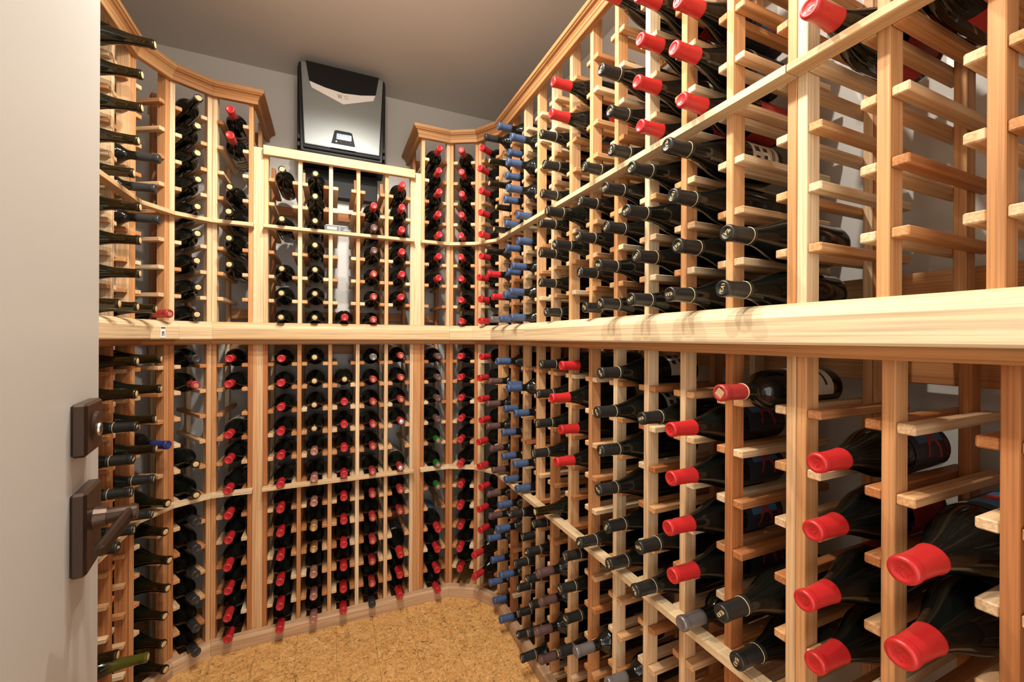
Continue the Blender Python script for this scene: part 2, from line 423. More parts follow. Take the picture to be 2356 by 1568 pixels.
def sweep_part(name, path, i, prof, mat, root, cap=True):
    """mitred moulding: profile (p, z) p = distance towards the room, between path[i] and path[i+1]"""
    def miter(k):
        P = path[k]
        d0 = (P - path[k-1]).normalized() if k > 0 else None
        d1 = (path[k+1] - P).normalized() if k < len(path)-1 else None
        n0 = Vector((d0.y, -d0.x)) if d0 is not None else None
        n1 = Vector((d1.y, -d1.x)) if d1 is not None else None
        if n0 is None: return n1
        if n1 is None: return n0
        m = (n0+n1).normalized(); return m / m.dot(n1)
    A, B = path[i], path[i+1]; ex = (B-A).normalized(); ny = Vector((-ex.y, ex.x))
    zm = sum(q[1] for q in prof)/len(prof)
    C = (A+B)/2
    mw = frame((C.x, C.y, zm+H), (ex.x, ex.y, 0), (ny.x, ny.y, 0), UP); inv = mw.inverted()
    bm = bmesh.new(); ring = []
    for k in (i, i+1):
        mt = miter(k); sgn = 0.00025 if k == i else -0.00025
        ring.append([bm.verts.new(inv @ Vector((path[k].x + mt.x*p + ex.x*sgn, path[k].y + mt.y*p + ex.y*sgn, z+H))) for p, z in prof])
    n = len(prof)
    for a in range(n): b_ = (a+1) % n; bm.faces.new((ring[0][a], ring[0][b_], ring[1][b_], ring[1][a]))
    bm.faces.new(ring[0]); bm.faces.new(ring[1][::-1])
    return obj(name, from_bm(name, bm), mat, root, mw)

roots = {}
for key in ('left', 'seg2L', 'seg1L', 'backL', 'centre', 'backR', 'seg1R', 'seg2R', 'right'):
    for up in (True, False): roots[(key, up)] = build_rack(key, up)[0]
roots[('near', True)] = build_rack('nearU', True)[0]; roots[('near', False)] = build_rack('nearL', False)[0]

# shelf strips that turn the corners (mitred); each length belongs to its rack
strip_prof = lambda z: [(0.0004, z-0.007), (0.031, z-0.007), (0.031, z+0.007), (0.0004, z+0.007)]
PL = [Vector((L_X, 1.04)), W2, J2, B2, Vector((-0.2825, D_Y))]
PR = [Vector((0.3839, D_Y)), B1, J1, W1, Vector((R_X, 0.4468))]
for up, z in ((True, 0.449), (False, -0.6125)):
    for i, kk in enumerate(('left', 'seg2L', 'seg1L', 'backL')): sweep_part('shelf_strip', PL, i, strip_prof(z), 'pale', roots[(kk, up)])
    for i, kk in enumerate(('backR', 'seg1R', 'seg2R', 'right')): sweep_part('shelf_strip', PR, i, strip_prof(z), 'pale', roots[(kk, up)])

# filler boards either side of the centre rack, and its top rail
for (x0, x1) in ((-0.2873, -0.2503), (0.3550, 0.3886)):
    for up in (True, False):
        z0, z1 = (LEDGE_T, 0.772) if up else (FLOOR, LEDGE_B-0.0006)
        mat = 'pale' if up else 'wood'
        obj('filler_board', box_mesh(z1-z0, x1-x0, 0.014, 0.0012), mat, roots[('centre', up)], fB.m_post(bx((x0+x1)/2), 0.009, (z0+z1)/2))
obj('top_rail', box_mesh(0.6065, 0.022, 0.038, 0.0016), 'pale', roots[('centre', True)], fB.m_strip(bx(0.0525), -0.0113, 0.757))

# ------------------------------------------------------------------ ledge, base and crown mouldings
path_all = [Vector((L_X, 0.95)), W2, J2, B2, B1, J1, W1, Vector((R_X, 1.395)), Vector((R_X, 0.06))]
ledge = empty('counter_ledge', (0.05, 1.93, H), 'thick cedar ledge moulding running round all the racks at waist height', 'ledge')
ledge_prof = [(-0.004, LEDGE_B), (0.056, LEDGE_B), (0.058, LEDGE_B+0.004), (0.058, 0.036), (0.052, 0.046), (0.040, 0.0545), (0.026, LEDGE_T-0.0005), (-0.004, LEDGE_T-0.0005)]
apron_prof = [(0.0005, -0.0275), (0.022, -0.0275), (0.030, -0.022), (0.034, -0.0155), (0.034, -0.0085), (0.0005, -0.0085)]
base_prof = [(0.0005, FLOOR+0.0003), (0.030, FLOOR+0.0003), (0.030, -1.188), (0.024, -1.178), (0.0005, -1.178)]
base = empty('base_moulding', (0.05, 1.93, 0), 'low cedar moulding along the cork floor at the foot of the racks', 'moulding')
for i in range(len(path_all)-1):
    sweep_part('ledge_board', path_all, i, ledge_prof, 'pale', ledge)
    sweep_part('apron_moulding', path_all, i, apron_prof, 'orange', ledge)
    sweep_part('base_board', path_all, i, base_prof, 'stained', base)
crown_prof = [(0.0004, 0.934), (0.017, 0.934), (0.018, 0.936), (0.018, 0.948), (0.0205, 0.951), (0.022, 0.957), (0.027, 0.963), (0.034, 0.966), (0.036, 0.969), (0.040, 0.971), (0.041, 0.977), (0.040, 0.985), (0.0004, 0.985)]
cl = [Vector((L_X, 0.95)), W2, J2, B2, Vector((-0.2873, D_Y)), Vector((-0.2873, YB-0.002))]
cr_ = [Vector((0.3886, YB-0.002)), Vector((0.3886, D_Y)), B1, J1, W1, Vector((R_X, 1.285)), Vector((R_X, 0.06))]
for pth, lb in ((cl, 'stepped cedar crown moulding on the tall racks beside the door'), (cr_, 'stepped cedar crown moulding on the tall racks facing the door')):
    c0 = empty('crown_moulding', (pth[2].x, pth[2].y, H+0.934), lb, 'moulding')
    for i in range(len(pth)-1): sweep_part('crown_length', pth, i, crown_prof, 'orange', c0)

# ------------------------------------------------------------------ cooling unit on the back wall
def cooling_unit():
    yF = 2.075; x0, x1, zt, zb = -0.143, 0.244, 1.252, 0.828
    Wd, Ht = x1-x0, zt-zb
    root = empty('cooling_unit', ((x0+x1)/2, YB, zb+H), 'silver and black wall-mounted wine cooling unit with lit temperature display', 'cooling unit')
    P = lambda s, f: (x0+s*Wd, zt - f*Ht)
    def plate(name, pts, y_back, y_front, mat, parent, bev=0.0):
        pp = [P(*q) for q in pts]
        me = poly_prism([(a, b) for a, b in pp], y_back-y_front, bev)
        return obj(name, me, mat, parent, frame((0, y_back, H), (1, 0, 0), (0, 0, 1), (0, -1, 0)))
    plate('housing', [(0, .02), (.02, 0), (.98, 0), (1, .02), (1, 1), (0, 1)], YB-0.001, yF+0.055, 'black', root)
    plate('side_frame', [(.012, .03), (.03, .01), (.97, .01), (.988, .03), (.955, .955), (.045, .955)], yF+0.0545, yF+0.02, 'darkgrey', root, 0.003)
    plate('inner_frame', [(.03, .03), (.97, .03), (.925, .925), (.075, .925)], yF+0.0195, yF+0.008, 'black', root, 0.002)
    plate('front_panel', [(.045, .035), (.955, .035), (.912, .893), (.088, .893)], yF+0.0078, yF, 'silver', root, 0.002)
    g = plate('air_grille', [(.094, .022), (.906, .022), (.868, .228), (.70, .262), (.5, .282), (.30, .262), (.132, .228)], yF-0.0002, yF-0.003, 'grille', root)
    bnd = plate('logo_band', [(.134, .231), (.30, .265), (.5, .285), (.70, .265), (.866, .231), (.842, .295), (.5, .405), (.158, .295)], yF-0.0002, yF-0.004, 'band', root)
    for ch, s, mat in (('W', .463, 'ink'), ('G', .535, 'silver')):
        q, ww = word_quads(ch, 0.0185)
        c = P(s, .325); obj('logo_letter', quads_mesh(q, 0.0006), mat, bnd, frame((c[0], yF-0.0041, c[1]+H), (1, 0, 0), (0, 0, 1), (0, -1, 0)))
    cp = plate('control_panel', [(.405, .705), (.43, .698), (.575, .698), (.60, .705), (.635, .845), (.37, .845)], yF-0.0002, yF-0.003, 'black', root)
    plate('panel_tab', [(.37, .848), (.635, .848), (.643, .892), (.362, .892)], yF-0.0002, yF-0.002, 'silver', root)
    dsp = plate('display', [(.43, .732), (.585, .732), (.59, .795), (.425, .795)], yF-0.0031, yF-0.0036, 'lcd', cp)
    SEG = {'5': 'afgcd', '4': 'fgbc', '6': 'afgcde', '3': 'abgcd'}
    def seg_quads(ch, ox):
        w_, h_ = .011, .021; L_ = {'a': (0, h_, w_, h_), 'b': (w_, h_, w_, h_/2), 'c': (w_, h_/2, w_, 0), 'd': (0, 0, w_, 0), 'e': (0, 0, 0, h_/2), 'f': (0, h_/2, 0, h_), 'g': (0, h_/2, w_, h_/2)}
        return stroke_quads([(L_[k][0]+ox, L_[k][1], L_[k][2]+ox, L_[k][3]) for k in SEG[ch]], .0022)
    q = seg_quads('5', 0) + seg_quads('4', .0145) + seg_quads('6', .034) + seg_quads('3', .0485)
    q += stroke_quads([(.0285, .021, .0305, .021)], .002)
    c = P(.43, .795); obj('lit_digits', quads_mesh(q, 0.0004), 'digit', dsp, frame((c[0]+.0025, yF-0.0037, c[1]+H+.003), (1, 0, 0), (0, 0, 1), (0, -1, 0)))
    for s in (.425, .475, .535, .585):
        bm = bmesh.new(); bmesh.ops.create_cone(bm, cap_ends=True, segments=14, radius1=.0038, radius2=.0034, depth=.0012)
        c = P(s, .82); obj('button', from_bm('button', bm), 'white' if s < .43 else 'darkgrey', cp, frame((c[0], yF-0.0036, c[1]+H), (1, 0, 0), (0, 0, 1), (0, -1, 0)))
    obj('lower_housing', box_mesh(0.335, 0.046, 0.13, 0.003), 'black', root, Matrix.Translation(((x0+x1)/2, YB-0.024, 0.762+H)))
    for sx in (.02, .98):   # side louvre clips
        for f in (.80, .88):
            c = P(sx, f); obj('side_clip', box_mesh(.012, .03, .02, .002), 'darkgrey', root, Matrix.Translation((c[0], yF+0.045, c[1]+H)))
cooling_unit()

# ------------------------------------------------------------------ open door leaf with deadbolt and lever
def door():
    fe = Vector((-0.305, 0.785)); d = Vector((-0.17, 0.985)).normalized(); n = Vector((d.y, -d.x))
    wd, th = 0.74, 0.044
    root = empty('door_1', (fe.x-d.x*wd, fe.y-d.y*wd, 0), 'pale grey painted door leaf standing open with bronze lock and lever', 'door')
    root['kind'] = 'structure'
    c = fe - d*wd/2 - n*th/2
    obj('leaf', box_mesh(wd, th, 2.03, 0.002), 'door', root, frame((c.x, c.y, 1.02), (d.x, d.y, 0), (-n.x, -n.y, 0), UP))
    def loc(s, off, z):   # s from free edge back along the leaf, off out of the face
        q = fe - d*s + n*off; return (q.x, q.y, z+H)
    fr = lambda s, off, z: frame(loc(s, off, z), (d.x, d.y, 0), UP, (n.x, n.y, 0))
    # deadbolt
    db = obj('deadbolt_plate', box_mesh(0.068, 0.065, 0.015, 0.003), 'bronze', root, fr(0.090, 0.0075, -0.114))
    def cyl(name, r1, r2, dep, mat, parent, mw, seg=28):
        bm = bmesh.new(); bmesh.ops.create_cone(bm, cap_ends=True, segments=seg, radius1=r1, radius2=r2, depth=dep)
        return obj(name, from_bm(name, bm), mat, parent, mw)
    cyl('cylinder_collar', .019, .017, .003, 'bronze', db, fr(.088, .0165, -.114))
    cyl('key_cylinder', .0088, .0082, .002, 'nickel', db, fr(.087, .0189, -.119))
    obj('keyhole', box_mesh(.0016, .007, .0008, 0), 'ink', db, fr(.087, .0202, -.119))
    # lever set
    pl = obj('lever_plate', box_mesh(0.068, 0.102, 0.015, 0.003), 'bronze', root, fr(0.092, 0.0075, -0.240))
    cyl('rose', .0145, .0125, .012, 'bronze', pl, fr(.090, .021, -.232))
    cyl('spindle', .0100, .0095, .030, 'bronze', pl, fr(.090, .041, -.232))
    # lever arm: a bar leaving the spindle end, running back towards the hinge and drooping
    A = Vector(loc(.086, .050, -.230)); B = Vector(loc(.152, .033, -.250))
    ex = (B-A).normalized(); ez = Vector((n.x, n.y, 0)); ey = ez.cross(ex).normalized(); ez = ex.cross(ey)
    mid = (A+B)/2
    obj('lever_arm', box_mesh((B-A).length+.012, .017, .011, .0035), 'bronze', pl, frame(mid, ex, ey, ez))
    # latch plate in the edge and hinges on the far end
    obj('latch_plate', box_mesh(.025, .058, .0012, .0003), 'bronze', root, frame(((fe-n*th/2).x, (fe-n*th/2).y, 0.986), (n.x, n.y, 0), UP, (d.x, d.y, 0)))
    for z in (0.25, 1.02, 1.80):
        cyl('hinge', .006, .006, .09, 'bronze', root, Matrix.Translation((fe.x-d.x*(wd+.004)+n.x*.004, fe.y-d.y*(wd+.004)+n.y*.004, z)), 12)
door()

# ------------------------------------------------------------------ small things on shelf and ledge
def thermometer():
    # lies on the shelf strip of the centre rack
    x0, x1 = -0.0245, 0.072; y = D_Y-0.016; z = 0.4562
    root = empty('digital_thermometer', ((x0+x1)/2, y, z+H), 'small grey digital thermometer bar standing on the shelf strip under cooling unit', 'thermometer')
    pts = [(x0+.004, 0), (x1, 0), (x1-.004, .0255), (x0+.008, .0265), (x0, .022), (x0-.001, .006)]
    obj('case', poly_prism(pts, .014, .0015), 'greyplastic', root, frame((0, y+.007, z+H), (1, 0, 0), (0, 0, 1), (0, -1, 0)))
    f = lambda xx, zz: frame((xx, y-.0073, z+zz+H), (1, 0, 0), (0, 0, 1), (0, -1, 0))
    obj('top_edge', box_mesh(.080, .0025, .0006, 0), 'palegrey', root, f(x0+.046, .0238))
    obj('screen', box_mesh(.038, .0125, .0006, 0), 'lcdgrey', root, f(x0+.029, .0115))
    for zz in (.0055, .0112, .017): obj('button', poly_prism([(-.004, -.0016), (.004, -.0016), (0, .0022)], .0008), 'palegrey', root, f(x0+.059, zz))
    obj('print_line', box_mesh(.020, .0028, .0005, 0), 'palegrey', root, f(x1-.0125, .0065))
    obj('print_line', box_mesh(.012, .0022, .0005, 0), 'palegrey', root, f(x1-.013, .0125))
thermometer()

def sticker():
    a = 0.058; L_ = f2L
    z0, z1 = -0.003, 0.034
    root = empty('wall_tag', L_.p(a, -0.0585, z0), 'small white plastic tag with three dark icons on the ledge face', 'tag')
    mk = lambda da, z, off: frame(L_.p(a+da, -0.0583-off, z), (L_.e.x, L_.e.y, 0), UP, (-L_.n.x, -L_.n.y, 0))
    obj('card', box_mesh(.0165, z1-z0, .0012, .0003), 'white', root, mk(0, (z0+z1)/2, .0006))
    obj('header_bar', box_mesh(.0150, .0046, .0004, 0), 'ink', root, mk(0, z1-.0026, .0014))
    for i, zz in enumerate((.0170, .0118, .0062)):
        ic = obj('icon_square', box_mesh(.0088, .0046, .0004, 0), 'ink', root, mk(0, zz, .0014))
        bm = bmesh.new(); bmesh.ops.create_cone(bm, cap_ends=True, segments=10, radius1=.0010+.0005*i, radius2=.0010+.0005*i, depth=.0003)
        obj('icon_dot', from_bm('dot', bm), 'white', ic, mk(0, zz-.0003, .0018))
sticker()
tag(obj('paper_slip', box_mesh(.036, .020, .0006, 0), 'white', None, Matrix.Translation((-.268, D_Y-.012, LEDGE_T+.0003+H))), 'thin white paper slip lying on the ledge against the wide post', 'paper slip')

# ------------------------------------------------------------------ wine bottles
LB = 0.30
def prof_glass(kind):
    if kind == 'bord':   # (distance from tip, radius)
        P = [(0.0018, 0.0), (0.0018, 0.0094), (0.0004, 0.0098), (0.0, 0.0120), (0.001, 0.0136), (0.004, 0.0142), (0.011, 0.0142), (0.0125, 0.0132), (0.04, 0.0134), (0.072, 0.0138), (0.080, 0.0150), (0.088, 0.0190), (0.096, 0.0255), (0.104, 0.0310), (0.113, 0.0348), (0.124, 0.0368), (0.138, 0.0375), (0.288, 0.0375), (0.295, 0.0360), (0.299, 0.0320), (0.300, 0.0260), (0.290, 0.010), (0.286, 0.0)]
    else:
        P = [(0.0018, 0.0), (0.0018, 0.0094), (0.0004, 0.0098), (0.0, 0.0120), (0.001, 0.0136), (0.004, 0.0144), (0.011, 0.0144), (0.0125, 0.0136), (0.035, 0.0140), (0.052, 0.0148), (0.066, 0.0164), (0.080, 0.0190), (0.094, 0.0226), (0.110, 0.0276), (0.126, 0.0330), (0.142, 0.0376), (0.158, 0.0404), (0.176, 0.0420), (0.196, 0.0425), (0.286, 0.0425), (0.294, 0.0408), (0.299, 0.036), (0.300, 0.030), (0.290, 0.010), (0.286, 0.0)]
    return P
def prof_at(P, t):
    for (a, ra), (b_, rb) in zip(P, P[1:]):
        if b_ > a and a <= t <= b_: return ra + (rb-ra)*(t-a)/(b_-a)
    return P[-1][1]
def lathe(profile, seg=28, cap0=True):
    """profile (distance from tip, r); bottle axis local X, base at x=0, tip at x=LB"""
    bm = bmesh.new(); rings = []
    for t, r in profile:
        if r < 1e-6: rings.append([bm.verts.new((LB-t, 0, 0))])
        else: rings.append([bm.verts.new((LB-t, r*math.cos(2*PI*i/seg), r*math.sin(2*PI*i/seg))) for i in range(seg)])
    for A, B in zip(rings, rings[1:]):
        for i in range(seg):
            j = (i+1) % seg
            if len(A) == 1 and len(B) > 1: bm.faces.new((A[0], B[i], B[j]))
            elif len(B) == 1 and len(A) > 1: bm.faces.new((A[i], B[0], A[j]))
            elif len(A) > 1: bm.faces.new((A[i], B[i], B[j], A[j]))
    if cap0 and len(rings[0]) > 1: bm.faces.new(rings[0])
    me = from_bm('lathe', bm, True)
    return me
G = {k: lathe(prof_glass(k)) for k in ('bord', 'burg')}
def capsule_mesh(kind, length=0.062):
    P = prof_glass(kind); e = 0.0006
    pr = [(0.0006, 0.0), (0.0006, 0.0088), (-0.0003, 0.0098), (-0.0007, 0.0112), (-0.0004, 0.0130), (0.0012, 0.0146), (0.0032, 0.0151), (0.0052, 0.0151), (0.0060, 0.0148), (0.0070, 0.0151), (0.0100, 0.0151), (0.0118, 0.0144), (0.0135, prof_at(P, .0135)+e)]
    t = 0.02
    while t < length: pr.append((t, prof_at(P, t)+e)); t += 0.008
    pr += [(length, prof_at(P, length)+e), (length+.0002, prof_at(P, length)-.0004)]
    return lathe(pr, 28, False)
C = {'bord': capsule_mesh('bord', .060), 'burg': capsule_mesh('burg', .062)}
def ring_mesh(kind, t0, t1, e):
    P = prof_glass(kind)
    return lathe([(t0, prof_at(P, t0)+e-.0004), (t0, prof_at(P, t0)+e), (t1, prof_at(P, t1)+e), (t1, prof_at(P, t1)+e-.0004)], 28, False)
GOLD_RING = ring_mesh('burg', .0528, .0538, .0011)
RG_RING = ring_mesh('bord', .0555, .0575, .0011)
def disc(r, t, th=0.0005, seg=20):
    return lathe([(t-th, 0.0), (t-th, r*.96), (t-th*.5, r), (t, r)], seg, False)
CORK = disc(.0094, -.0002, .0004)
FACE = disc(.0092, .0005, .0007)
def face_quads(q, depth, t):
    # text plane: local YZ at the tip, facing +X
    return quads_mesh(q, depth, lambda v: Vector((LB - t + v.z, v.x, v.y)))
pq, pw_ = word_quads('PEAY', 0.0066, 0.06)
PEAY = face_quads(pq, .0005, .0006)
# embossed antler-like figure on the scarlet capsules
EMB = face_quads(stroke_quads([(-.006, .001, -.002, .004), (-.002, .004, .002, .0035), (.002, .0035, .006, -.001), (-.001, .003, -.003, -.003), (.002, .0025, .004, -.0045), (-.003, -.003, .001, -.0055), (-.005, -.0005, -.0062, -.003)], .0009), .0005, .0006)
STAMP = face_quads(stroke_quads([(.0062*math.cos(a), .0062*math.sin(a), .0062*math.cos(a+.6), .0062*math.sin(a+.6)) for a in [i*PI/5 for i in range(10)]] + [(-.002, -.003, -.002, .003), (.002, -.003, .002, .003), (-.002, 0, .002, 0)], .0010), .0004, .0006)
LATT = face_quads(stroke_quads([(-.007, y, .007, y) for y in (-.005, -.0017, .0017, .005)] + [(x_, -.007, x_, .007) for x_ in (-.005, -.0017, .0017, .005)], .0014), .0004, .0006)
def patch(r, t0, t1, a0, a1, th=0.0004, n=14):
    """paper wrapped round the body between tip distances t0..t1, angles a0..a1 (0 = local +Z)"""
    bm = bmesh.new(); v = []
    for i in range(n+1):
        a = a0 + (a1-a0)*i/n; s_, c_ = math.sin(a), math.cos(a)
        v.append([bm.verts.new((LB-t, rr*s_, rr*c_)) for (t, rr) in ((t0, r), (t0, r+th), (t1, r+th), (t1, r))])
    for A, B in zip(v, v[1:]):
        for k in range(4): bm.faces.new((A[k], A[(k+1) % 4], B[(k+1) % 4], B[k]))
    bm.faces.new(v[0]); bm.faces.new(v[-1][::-1])
    return from_bm('label', bm, False)
def wrap_quads(q, r, th=.00035):
    # q in (t from tip, arc length) -> cylinder; strokes are cut short so that they follow the curve
    out = []
    for p0, p1, p2, p3 in q:
        n = max(1, int(max(abs(p2[1]-p1[1]), abs(p3[1]-p0[1]), abs(p1[1]-p0[1]))/0.003))
        mixp = lambda a, b_, f: (a[0]+(b_[0]-a[0])*f, a[1]+(b_[1]-a[1])*f)
        for i in range(n):
            f0, f1 = i/n, (i+1)/n
            L0, L1, R0, R1 = mixp(p0, p3, f0), mixp(p0, p3, f1), mixp(p1, p2, f0), mixp(p1, p2, f1)
            M0, M1 = mixp(L0, R0, .5), mixp(L1, R1, .5)
            out += [[L0, M0, M1, L1], [M0, R0, R1, M1]]
    q = out
    return quads_mesh(q, th, lambda v: Vector((LB-v.x, (r+v.z)*math.sin(v.y/r), (r+v.z)*math.cos(v.y/r))))
RB = 0.0425; RO = 0.0375; RAD = math.radians
NAVY = patch(RB, .178, .288, RAD(-75), RAD(75)); REDL = patch(RB, .185, .275, RAD(112), RAD(248))
BLUEP = patch(RB+.0004, .196, .272, RAD(-22), RAD(22), .0002)
FIG = wrap_quads(stroke_quads([(.222, -.012, .240, .006, .012), (.238, .002, .222, .022, .007), (.238, .002, .252, .024, .007), (.222, .022, .215, .040, .004), (.252, .024, .256, .044, .005), (.240, -.004, .246, -.014, .009)], .006), RB+.0006)
lq, lw = word_quads('RIVA', 0.0085)
# RIVA runs round the body near the base end
LTXT = wrap_quads([[(.277 - b_, a + .030) for a, b_ in qq] for qq in lq], RB+.0004)
LINES = wrap_quads(stroke_quads([(.184+i*.0028, -.046, .184+i*.0028, -.014, .0009) for i in range(4)], .001), RB+.0004)
CREAML = patch(RB, .196, .276, RAD(-62), RAD(62)); CREAMB = wrap_quads(stroke_quads([(.212, -.020, .212, -.006, .014), (.212, .004, .212, .016, .012), (.236, -.018, .236, -.008, .012), (.236, 0, .236, .018, .010), (.258, -.02, .258, .02, .002), (.263, -.02, .263, .02, .002)], .01), RB+.0004)
CREAMO = patch(RO, .165, .262, RAD(-70), RAD(70)); CREAMOB = wrap_quads(stroke_quads([(.185, -.02, .185, .02, .010), (.205, -.025, .205, .025, .003), (.215, -.02, .215, .02, .003), (.240, -.028, .240, .028, .006)], .01), RO+.0004)
BLUEO = patch(RO, .165, .262, RAD(-70), RAD(70))

TYPES = {  # shape, glass, capsule material, face kind, look
 'R':  ('bord', 'glass', 'cap_red', 'ring', 'red-capped bottle'),
 'Rd': ('bord', 'glass', 'cap_darkred', 'stamp_gold', 'dark-red-capped bottle'),
 'Rb': ('burg', 'glass', 'cap_scarlet', 'emblem', 'scarlet-capped slope-shouldered bottle'),
 'Mg': ('burg', 'glass', 'cap_scarlet', 'emblem', 'oversized scarlet-capped bottle'),
 'RG': ('bord', 'glass', 'cap_darkred', 'stamp_gold', 'gold-stamped dark-red-capped bottle'),
 'RL': ('bord', 'glass', 'cap_darkred', 'lattice', 'gold-latticed crimson-capped bottle'),
 'P':  ('burg', 'glass', 'cap_black', 'lettering', 'gold-ringed black-capped bottle'),
 'B':  ('bord', 'glass', 'cap_blue', 'ring', 'blue-capped bottle'),
 'N':  ('bord', 'glass', 'cap_navy', 'stamp_grey', 'navy-capped bottle'),
 'M':  ('bord', 'glass', 'cap_plum', 'stamp_tan', 'plum-brown-capped bottle'),
 'T':  ('bord', 'glass', 'cap_tan', 'stamp_tan', 'pink-tan-capped bottle'),
 'Tg': ('bord', 'glass', 'cap_gold', 'stamp_gold', 'gold-tan-capped bottle'),
 'G':  ('bord', 'glass', 'cap_green', 'disc_pink', 'green-capped pink-tipped bottle'),
 'E':  ('bord', 'glass', 'cap_darkred', 'disc_ice', 'pale-tipped red-necked bottle'),
 'D':  ('bord', 'glass', 'cap_grey', 'ring', 'slate-capped bottle'),
 'S':  ('bord', 'glass', 'cap_silver', 'stamp_grey', 'silver-grey-capped bottle'),
 'K':  ('bord', 'glass', None, 'cork', 'cork-topped bottle'),
 'KB': ('burg', 'olive', None, 'cork', 'cork-topped slope-shouldered bottle'),
 'KG': ('burg', 'green', None, 'cork', 'green-necked cork-topped bottle'),
}
ORD = ['first', 'second', 'third', 'fourth', 'fifth', 'sixth', 'seventh', 'eighth', 'ninth', 'tenth', 'eleventh', 'twelfth']

def bottle(ty, face, a, z, protrude, label, group, roll=None, deco=None, r_scale=1.0):
    shape, glass, capm, fk, look = TYPES[ty]
    r = (RB if shape == 'burg' else RO) * r_scale
    # axis: tip points out of the rack (-n)
    o = face.p(a, LB*r_scale - protrude, z)
    X = Vector((-face.n.x, -face.n.y, 0)); Z = Vector(UP); Y = Z.cross(X)
    if roll is None: roll = random.uniform(0, 2*PI)
    root = bpy.data.objects.new('wine_bottle', None); COL.objects.link(root); root.empty_display_size = 0.02
    mw = frame(o, X, Y, Z) @ Matrix.Rotation(roll, 4, 'X') @ Matrix.Scale(r_scale, 4)
    place(root, None, mw); tag(root, label, 'wine bottle', group)
    obj('glass_body', G[shape], glass, root, mw)
    if capm:
        c = obj('capsule', C[shape], capm, root, mw)
        if fk == 'lettering':
            obj('capsule_ring', GOLD_RING, 'gold', c, mw); obj('stamped_lettering', PEAY, 'gold', c, mw)
        elif fk == 'emblem': obj('embossed_figure', EMB, capm, c, mw)
        elif fk == 'lattice': obj('capsule_ring', RG_RING, 'gold', c, mw); obj('stamped_lattice', LATT, 'gold', c, mw)
        elif fk.startswith('stamp'): obj('stamped_crest', STAMP, {'gold': 'gold', 'grey': 'cap_silver', 'tan': 'cap_tan'}[fk.split('_')[1]], c, mw)
        elif fk.startswith('disc'): obj('foil_disc', FACE, 'pink' if 'pink' in fk else 'ice', c, mw)
        else: obj('embossed_crest', STAMP, capm, c, mw)
    else: obj('cork', CORK, 'cork', root, mw)
    if deco == 'navy':
        l = obj('front_label', NAVY, 'navy', root, mw); obj('printed_patch', BLUEP, 'blueprint', l, mw); obj('printed_figure', FIG, 'redlabel', l, mw)
        obj('printed_letters', LTXT, 'cap_scarlet', l, mw); obj('printed_lines', LINES, 'gold', l, mw)
        obj('back_label', REDL, 'redlabel', root, mw)
    elif deco == 'cream':
        l = obj('front_label', CREAML if shape == 'burg' else CREAMO, 'cream', root, mw); obj('label_print', CREAMB if shape == 'burg' else CREAMOB, 'ink', l, mw)
    elif deco == 'blue': obj('front_label', BLUEO, 'blueprint', root, mw)
    return root

PLACE = {
 'left': 'rack behind the door, {c} column from corner', 'seg2L': 'first angled column beyond the door', 'seg1L': 'second angled column beyond the door',
 'backL': 'tall column on door side of cooling unit', 'centre': 'rack under cooling unit, {c} column from door side',
 'backR': 'tall column on far side of cooling unit', 'seg1R': 'first angled column of the far corner', 'seg2R': 'second angled column of the far corner',
 'right': 'rack facing the door, {c} column from corner', 'near': 'doorway-end rack facing the door, {c} column from corner',
}
GROUPN = {'left': 'the rack behind the door', 'seg2L': 'the angled racks beyond the door', 'seg1L': 'the angled racks beyond the door', 'backL': 'the tall column by the cooling unit',
 'centre': 'the rack under the cooling unit', 'backR': 'the tall column past the cooling unit', 'seg1R': 'the far corner racks', 'seg2R': 'the far corner racks', 'right': 'the long rack facing the door', 'near': 'the doorway-end rack'}

def put(key, col, up, row, ty, protrude=None, deco=None, roll=None):
    face, posts = UNITS[('nearU' if up else 'nearL') if key == 'near' else key]
    ncol = len(posts)-1
    ci = (ncol-1-col) if key == 'left' else col
    sl, sr = posts[ci]+PW, posts[ci+1]
    zs = ZU if up else (ZLr if key in ('right', 'near') else ZLb)
    sc = 1.10 if ty == 'Mg' else 1.0
    shape = TYPES[ty][0]; r = (RB if shape == 'burg' else RO)*sc
    gap = (sr-sl)/2 - RW
    z = zs[row] + math.sqrt(max(r*r-gap*gap, 1e-6)) + 0.0004
    if up and row == 0: z = max(z, LEDGE_T + (0.0295 if shape == 'burg' else 0.0205))
    if protrude is None: protrude = random.uniform(0.056, 0.078)
    nth = ORD[col]
    lab = f"{TYPES[ty][4]}, {PLACE[key].format(c=nth)}, {ORD[row]} row {'above' if up else 'below'} ledge"
    return bottle(ty, face, (sl+sr)/2, z, protrude, lab, 'bottles in ' + GROUPN[key] + (' above the ledge' if up else ' below the ledge'), roll, deco, sc)

def column(key, col, up, spec):
    """spec: one token per row counted from the ledge, '-' = empty slot; token = type[:tip x in mm on the right wall]"""
    for row, tok in enumerate(spec.split()):
        if tok == '-': continue
        parts = tok.split(':'); ty = parts[0]; pr = None; deco = None; roll = None
        if len(parts) > 1 and parts[1]: pr = R_X - int(parts[1])/1000.0
        if len(parts) > 2 and parts[2]: deco = parts[2]
        if len(parts) > 3: roll = math.radians(float(parts[3]))
        put(key, col, up, row, ty, pr, deco, roll)

